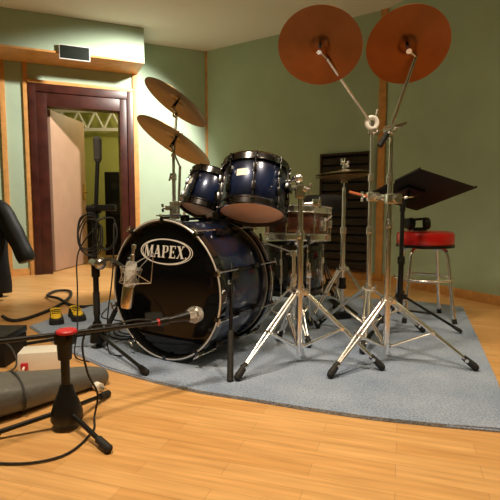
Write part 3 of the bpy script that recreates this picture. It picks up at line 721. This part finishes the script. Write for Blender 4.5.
mb = MB(); mb.lathe([(0, .088), (.0225, .088), (.0235, .092), (.0235, .175), (.020, .188), (.013, .194), (0, .196)], 28, Fm); mb.build('grille', 'mesh', lm)
mb = MB(); mb.lathe([(0, .194), (.009, .194), (.009, .222), (.006, .224), (.006, .245), (.0095, .247), (.0095, .262), (0, .264)], 18, Fm); mb.build('top_connector', 'steel', lm)
mb = MB()
for z, rr in ((.105, .040), (.165, .044)): mb.lathe([(rr+.002*math.cos(t*PI/3), z+.002*math.sin(t*PI/3)) for t in range(6)], 28, Fm, close=True)
for k in range(6):
    a0, a1 = 2*PI*k/6, 2*PI*(k+.5)/6
    P = lambda r_, a, z: Fm @ V((r_*math.cos(a), r_*math.sin(a), z))
    mb.cyl(P(.040, a0, .105), P(.024, a1, .135), .0011, seg=6); mb.cyl(P(.024, a1, .135), P(.044, a0, .165), .0011, seg=6); mb.cyl(P(.040, a0, .105), P(.044, a0+.5, .165), .0016, seg=6)
w0, w1, w2, w3 = P(.042, -.2, .17), P(.042, -.2, .105), V((-.392, 1.90, .555)), V((-.405, 1.90, .430))
for a, b in ((w0, w2), (w2, w3), (w3, w1), (w1, w2), (w0, w3)): mb.cyl(a, b, .0019, seg=6)
mb.cyl(P(.044, 1.4, .165), V((-.515, 1.955, .49)), .005); mb.build('wire_cradle', 'steel', lm)

# low boom stand and vocal microphone
Q = V((-.618, 1.53, 0))
k2 = thing('microphone_stand', 'low black boom stand with red clutch beside the grey bag', 'stand', Q)
round_legs(k2, Q, .055, .255, (-42, 76, 205), tr=.0082)
mb = MB(); mb.lathe([(0, .022), (.048, .022), (.053, .030), (.051, .055), (.040, .090), (.026, .125), (.021, .145), (0, .145)], 28, Matrix.Translation(Q)); mb.build('hub', 'plastic', k2)
MB().cyl(Q+V((0, 0, .13)), Q+V((0, 0, .30)), .0145).build('pole', 'cast', k2)
pf = Q+V((.004, 0, .325)); mb = MB(); mb.cyl(Q+V((0, 0, .235)), Q+V((0, 0, .305)), .0225, .026); mb.box(pf-V((0, 0, .016)), (.064, .042, .046), None, .010); mb.cyl(pf+V((-.0, -.03, -.02)), pf+V((0, .0, -.02)), .017); mb.build('boom_clamp', 'plastic', k2)
mb = MB(); mb.lathe([(0, 0), (.030, 0), (.034, .003), (.034, .009), (.030, .013), (0, .013)], 24, Matrix.Translation(pf+V((.008, -.008, -.001)))); mb.build('clutch_knob', 'red', k2, label='red clutch disc')
bdir = (V((-.355, 1.755, .306))-pf).normalized(); bq = pf+V((0, 0, -.004))
mb = MB(); mb.cyl(bq-bdir*.50, bq+bdir*.335, .0078); mb.build('boom_arm', 'cast', k2)
MB().cyl(bq-bdir*.50, bq-bdir*.40, .019).build('counterweight', 'rubber', k2)
m0 = bq+bdir*.335; md = (V((-.222, 1.845, .312))-m0).normalized()
mb = MB(); mb.cyl(m0-md*.015, m0+md*.02, .011); mb.cyl(m0+md*.018, m0+md*.055, .0165, .0155, 18); mb.build('microphone_clip', 'plastic', k2)
vm = thing('microphone', 'dark handheld microphone with a silver ball grille pointing at the bass drum', 'microphone', m0+md*.02)
Fv = Matrix.Translation(m0+md*.012) @ frame_z(md).to_4x4()
mb = MB(); mb.lathe([(0, 0), (.0095, 0), (.0105, .003), (.0115, .05), (.0185, .118), (.0215, .126), (.0215, .132), (0, .132)], 26, Fv); mb.build('body', 'plastic', vm)
mb = MB(); mb.lathe([(.0105, -.002), (.0125, -.002), (.0125, .014), (.0105, .014)], 20, Fv, close=True); mb.build('collar_ring', 'red', vm, label='red ring at the cable end')
mb = MB(); mb.lathe([(0, .128), (.0225, .129), (.0305, .141), (.0335, .158), (.031, .174), (.023, .187), (.012, .193), (0, .194)], 30, Fv); g_ = mb.build('ball_grille', 'mesh', vm)
MB().lathe([(.0325, .152), (.0348, .153), (.0348, .159), (.0325, .160)], 30, Fv, close=True).build('grille_band', 'steel', g_)

# ------------------------------------------------------------------ cables
def cable(label, pts, r=.0034, m='rubber', sub=7, cat='cable', group=None):
    o = MB().tube(pts, r, 7, sub).build('cable', m, angle=80); return tag(o, label, cat, group)
rng = random.Random(4)
pts = []
for k in range(4):
    for i in range(8):
        a = PI/2+2*PI*i/8
        pts.append(K+V(((.050+.014*rng.random())*math.cos(a)-.022+.008*k, -.032-.007*k+.006*math.sin(3*a), .605+(.085+.02*rng.random())*math.sin(a)-.012*k)))
pts += [K+V((-.070, -.04, .50)), K+V((-.078, -.05, .30)), K+V((-.070, -.09, .12)), K+V((-.06, -.16, .008)), K+V((.04, -.25, .006))]
cable('black cable coiled in loops and hung on the tall microphone stand', pts, .0036)
pts = []
for k in range(2):
    for i in range(8):
        a = PI/2+2*PI*i/8
        pts.append(K+V(((.046+.012*rng.random())*math.cos(a)+.070+.008*k, -.042-.007*k+.006*math.sin(2*a), .600+(.075+.02*rng.random())*math.sin(a)-.010*k)))
pts += [K+V((.115, -.07, .50)), K+V((.10, -.06, .36)), K+V((.075, -.07, .16)), K+V((.09, -.11, .012)), K+V((.17, -.16, .006))]
cable('second black cable looped under the boom clamp, on the side facing the drums', pts, .0036)
zf = .0185
pts = []
for k in range(3):
    for i in range(8):
        a = 2*PI*i/8+k*.3; pts.append(V((-.70+.12*math.cos(a)+.02*k, 2.72+.20*math.sin(a)+.03*k, zf+.004*k+(.003 if i % 2 else 0))))
pts += [V((-.85, 2.95, zf)), V((-.98, 3.05, zf)), V((-1.02, 3.3, zf+.002))]
cable('black cable lying in loose coils on the rug before the doorway', pts, .0040)
cable('thick black cable curling in a loop on the wood floor behind the shoes', [(-1.62, 3.02, .03), (-1.57, 3.0, .012), (-1.50, 2.98, .012), (-1.45, 3.10, .012), (-1.42, 3.4, .012), (-1.46, 3.75, .014), (-1.56, 4.02, .015), (-1.68, 4.02, .016), (-1.66, 3.80, .018), (-1.50, 3.62, .03), (-1.36, 3.48, .012), (-1.25, 3.40, .012), (-1.16, 3.42, .012)], .0115)
up = V((0, 0, .012))
cable('black microphone cable running along the low boom arm', [m0+md*.01-V((0, 0, .002)), m0-bdir*.03+up*1.2, m0-bdir*.09+up*1.6, bq+bdir*.16+up*1.0, bq+bdir*.06+up*1.0+V((.02, .02, 0)), pf+V((.045, .03, -.05)), pf+V((.06, .03, -.15)), Q+V((.085, .06, .09)), Q+V((.075, .05, .012)), Q+V((.10, -.05, .006)), Q+V((.06, -.2, .006)), Q+V((-.1, -.24, .006)), Q+V((-.4, -.16, .006))], .0036)
cable('grey cable drooping over the front of the dark equipment case', [(-1.16, 2.08, .15), (-1.08, 2.06, .12), (-1.04, 2.04, .06), (-1.04, 2.0, .03), (-1.10, 1.95, .028), (-1.2, 1.93, .03)], .004, 'foam')

# ------------------------------------------------------------------ things on the floor at left
# long grey bag, narrowing to its mouth
mb = MB(); path = [(-1.30, 1.36), (-1.15, 1.46), (-1.05, 1.535), (-.95, 1.61), (-.865, 1.68), (-.79, 1.755), (-.725, 1.825), (-.66, 1.89), (-.605, 1.945)]
hw = [.09, .125, .13, .128, .112, .085, .066, .056, .040]; hh = [.060, .080, .080, .074, .064, .054, .048, .043, .030]
rows = []; n = 24
for i, (x_, y_) in enumerate(path):
    a = V(path[max(i-1, 0)]); b = V(path[min(i+1, len(path)-1)]); t = (b-a).normalized(); sd = V((-t.y, t.x)); row = []
    for k in range(n):
        an = 2*PI*k/n; c_, s_ = math.cos(an), math.sin(an)
        c_ = math.copysign(abs(c_)**.8, c_); s_ = math.copysign(abs(s_)**.8, s_)
        w = 1+.05*noise.noise(V((i*.7, k*.45, 1.3)))
        z = max(.0015, hh[i]*(1+s_*w)); row.append(V((x_+sd.x*hw[i]*c_*w, y_+sd.y*hw[i]*c_*w, z)))
    rows.append(mb.ring(row))
for a, b in zip(rows, rows[1:]): mb.skin(a, b)
mb.face(rows[0][::-1]); mb.face(rows[-1])
bag = thing('equipment_bag', 'long grey padded bag lying on the wood floor behind the low boom stand', 'bag', (-.95, 1.6, 0))
bo = mb.build('bag_body', 'grey_nylon', bag, angle=70)
sm = bo.modifiers.new('smooth', 'SUBSURF'); sm.levels = 1; sm.render_levels = 2
mb = MB()
for k in range(2):
    i = 2+k*2; a = V(path[i]); t = (V(path[i+1])-V(path[i-1])).normalized(); sd = V((-t.y, t.x))
    mb.tube([(a.x+sd.x*(hw[i]+.004)*math.cos(R(q_)), a.y+sd.y*(hw[i]+.004)*math.cos(R(q_)), max(.004, hh[i]*(1+1.06*math.sin(R(q_))))) for q_ in range(-60, 241, 20)], .0045, 6, 2)
mb.build('seam', 'foam', bag)
# white power supply box
bx = thing('power_supply', 'cream box with a red plug on the wood floor behind the grey bag', 'box', (-.975, 2.13, 0))
Fx = Matrix.Rotation(R(12), 3, 'Z'); mb = MB(); mb.box((-.965, 2.13, .043), (.185, .12, .084), Fx, .006); mb.build('housing', 'cream', bx)
mb = MB(); mb.box(V((-.965, 2.13, .035))+Fx @ V((-.062, -.0675, -.008)), (.03, .018, .03), Fx, .004); mb.build('plug', 'red', bx, label='red plug')
mb = MB(); mb.cyl(V((-.965, 2.13, .035))+Fx @ V((-.062, -.07, -.008)), V((-.965, 2.13, .035))+Fx @ V((-.062, -.10, -.016)), .005); mb.build('lead', 'cream', bx)
# small white connector
cn = thing('plug', 'small white plug on the wood floor at the narrow end of the grey bag', 'plug', (-.615, 1.845, 0))
mb = MB(); mb.cyl((-.625, 1.85, .018), (-.600, 1.83, .018), .017); mb.build('plug_body', 'cream', cn)
mb = MB(); mb.cyl((-.600, 1.83, .018), (-.575, 1.81, .016), .007); mb.build('plug_tip', 'steel', cn)
# dark equipment case
ca = thing('equipment_case', 'black equipment case on the wood floor beside the cream box', 'case', (-1.30, 2.2, 0))
mb = MB(); mb.box((-1.31, 2.22, .058), (.36, .22, .112), None, .006); mb.build('case_body', 'matte', ca)
mb = MB(); mb.box((-1.31, 2.22, .132), (.366, .226, .030), None, .006); mb.build('lid', 'plastic', ca)
mb = MB(); mb.tube([(-1.37, 2.105, .075), (-1.365, 2.09, .07), (-1.26, 2.09, .07), (-1.255, 2.105, .075)], .006, sub=2); mb.build('handle', 'cast', ca)
for x_ in (-1.43, -1.19): MB().box((x_, 2.108, .108), (.028, .008, .034), None, .002).build('latch', 'steel', ca)
# black and yellow shoes
for i, (x_, y_, rz) in enumerate(((-1.235, 2.94, -66), (-1.135, 3.02, -58))):
    s_ = thing('shoe', ('black and yellow shoe on the rug corner, nearer the wood floor', 'black and yellow shoe on the rug corner, nearer the tall microphone stand')[i], 'shoe', (x_, y_, RUG), (0, 0, R(rz)), 'pair of black and yellow shoes')
    out = [(-.10, .028), (-.09, .036), (-.05, .036), (0, .034), (.05, .044), (.085, .042), (.105, .022)]
    loop = [(a, b) for a, b in out]+[(a, -b*.92) for a, b in out[::-1]]
    mb = MB(); mb.prism([(a*1.02, b*1.05) for a, b in loop], 0.0005, .018); L(mb, 'sole', 'rubber', s_)
    mb = MB(); prev = None
    for sc2, z in ((1, .017), (1.0, .035), (.86, .055), (.5, .068)):
        row = mb.ring([V((a*sc2*(.97)-(1-sc2)*.045, b*sc2, z-(a+.1)*.09*(z-.017)/.05)) for a, b in loop])
        if prev: mb.skin(prev, row)
        prev = row
    mb.face(prev); L(mb, 'upper', 'rubber', s_)
    mb = MB()
    for k in range(3): mb.box((-.02+k*.022, 0, .070-k*.006), (.007, .056-k*.004, .006), Matrix.Rotation(R(10), 3, 'Y'), .002)
    L(mb, 'laces', 'matte', s_)
    mb = MB(); mb.torus((-.055, 0, .066), .026, .007, None, 20, 8); L(mb, 'ankle_collar', 'yellow', s_, label='yellow ankle collar')
    mb = MB(); mb.sphere((.052, 0, .036), .04, (.95, .88, .62), 18); mb.box((.0, 0, .056), (.07, .058, .014), Matrix.Rotation(R(14), 3, 'Y'), .005); L(mb, 'toe_panel', 'yellow', s_, label='yellow toe panel')

# ------------------------------------------------------------------ chair with a leather jacket
CH = V((-2.235, 3.84, 0))
chn = thing('chair', 'black chair under the leather jacket in front of the green wall', 'chair', CH)
MB().box(CH+V((0, -.20, .43)), (.42, .40, .045), None, .015).build('seat', 'matte', chn)
mb = MB(); mb.box(CH+V((0, 0, .62)), (.40, .022, .24), None, .01); mb.build('backrest', 'matte', chn)
for sx in (-1, 1):
    mb = MB(); mb.cyl(CH+V((sx*.17, .012, 0)), CH+V((sx*.17, .015, .70)), .013); mb.build('leg', 'cast', chn)
    mb = MB(); mb.cyl(CH+V((sx*.19, -.385, 0)), CH+V((sx*.185, -.37, .42)), .013); mb.build('leg', 'cast', chn)
jk = thing('jacket', 'black leather jacket hung over the chair back, one sleeve dangling', 'jacket', CH+V((0, 0, .05)))
mb = MB(); rows = []; n = 30
for i, (z, w, dd) in enumerate(((.775, .075, .055), (.768, .11, .062), (.745, .185, .072), (.70, .225, .08), (.60, .232, .085), (.45, .236, .09), (.28, .242, .092), (.12, .246, .092), (.035, .246, .09))):
    row = []
    for k in range(n):
        a = 2*PI*k/n; f = 1+.10*noise.noise(V((math.cos(a)*2.2, math.sin(a)*2.2, z*4)))
        row.append(CH+V((w*math.cos(a)*f, .005+dd*math.sin(a)*f, z)))
    rows.append(mb.ring(row))
for a, b in zip(rows, rows[1:]): mb.skin(a, b)
mb.face(rows[0]); bd = mb.build('jacket_body', 'leather', jk, angle=80); bd.modifiers.new('smooth', 'SUBSURF').render_levels = 2
sol = bd.modifiers.new('cloth', 'SOLIDIFY'); sol.thickness = -.008
for sx in (-1, 1):
    pts = [CH+V((sx*.15, -.02, .735)), CH+V((sx*.245, -.04, .69)), CH+V((sx*.31, -.06, .58)), CH+V((sx*.375, -.08, .47)), CH+V((sx*.43, -.10, .37)), CH+V((sx*.455, -.11, .31))]
    if sx < 0: pts = [CH+V((sx*.15, -.02, .735)), CH+V((sx*.235, -.04, .68)), CH+V((sx*.26, -.06, .56)), CH+V((sx*.27, -.07, .40)), CH+V((sx*.272, -.07, .22))]
    sv = MB().tube(pts, lambda t: .082-.016*t+.003*math.sin(t*17), 16, 6).build('sleeve', 'leather', jk, angle=80)
MB().torus(CH+V((0, .0, .778)), .072, .018, None, 28, 10).build('collar', 'leather', jk)

# ------------------------------------------------------------------ things in the next room
spk = thing('loudspeaker', 'black loudspeaker cabinet standing by the far wall of the next room', 'loudspeaker', (-2.06, 7.35, 0))
MB().box((-2.06, 7.35, .72), (.30, .30, 1.10), None, .01).build('cabinet', 'matte', spk)
for z_, r_ in ((1.06, .05), (.72, .10)): MB().cyl((-2.06, 7.1995, z_), (-2.06, 7.192, z_), r_, seg=28).build('driver', 'rubber', spk)
MB().box((-2.06, 7.35, .085), (.32, .32, .17), None, .01).build('plinth', 'cast', spk)
dkk = thing('desk', 'dark desk under the loudspeaker in the next room', 'desk', (-1.95, 6.75, 0))
MB().box((-2.0, 6.75, .70), (.66, .40, .035), None, .005).build('desk_top', 'matte', dkk)
for x_ in (-2.29, -1.71): MB().box((x_, 6.75, .342), (.035, .38, .684), None, .003).build('side_panel', 'matte', dkk)
fx = thing('ceiling_truss', 'white lattice truss high on the far wall of the next room', 'truss', (-2.55, 7.9, 2.0))
mb = MB(); mb.box((-2.55, 7.9, 2.31), (1.5, .05, .05)); mb.box((-2.55, 7.9, 2.01), (1.5, .05, .05)); mb.build('chord', 'white', fx)
for k in range(5):
    a = -3.25+k*.28; MB().cyl((a, 7.9, 2.02), (a+.14, 7.9, 2.30), .02).build('diagonal', 'white', fx); MB().cyl((a+.14, 7.9, 2.30), (a+.28, 7.9, 2.02), .02).build('diagonal', 'white', fx)

# ------------------------------------------------------------------ light
def spot(name, loc, to, power, col, size=110, blend=.6, rad=.06):
    l = bpy.data.lights.new(name, 'SPOT'); l.energy = power; l.color = col; l.spot_size = R(size); l.spot_blend = blend; l.shadow_soft_size = rad
    o = bpy.data.objects.new(name, l); COL.objects.link(o); o.location = loc; o.rotation_euler = (V(to)-V(loc)).to_track_quat('-Z', 'Y').to_euler(); return o
WARM = (1, .82, .58)
spot('ceiling_spot', (-.15, 4.35, 2.57), (-1.75, 5.20, 1.0), 430, (1, .93, .84), 82, .45)
spot('ceiling_spot', (-.75, 1.25, 2.56), (-.45, 1.9, 0), 222, WARM, 112, .8, .16)
spot('ceiling_spot', (.60, 1.6, 2.56), (.6, 2.1, 0), 140, WARM, 86, .8, .16)
spot('ceiling_spot', (2.2, 1.9, 2.56), (1.9, 3.2, 0), 40, (1, .82, .5), 110, .8)
pl = bpy.data.lights.new('next_room_lamp', 'POINT'); pl.energy = 30; pl.color = (1, .82, .5); pl.shadow_soft_size = .12
po = bpy.data.objects.new('next_room_lamp', pl); COL.objects.link(po); po.location = (-1.3, 6.9, 2.3)
w = bpy.data.worlds.new('world'); SC.world = w; w.use_nodes = True
w.node_tree.nodes['Background'].inputs[0].default_value = (.5, .45, .35, 1); w.node_tree.nodes['Background'].inputs[1].default_value = .02

# ------------------------------------------------------------------ camera
cam = bpy.data.cameras.new('camera'); cam.sensor_width = 36; cam.lens = 36*470/500; cam.clip_start = .02
co = bpy.data.objects.new('camera', cam); COL.objects.link(co); co.location = (0, 0, .74); co.rotation_euler = (PI/2-math.atan(43/470), 0, 0)
SC.camera = co
vs = SC.view_settings; vs.view_transform = 'Standard'; vs.look = 'None'; vs.gamma = 1; vs.use_curve_mapping = False; vs.exposure = 0
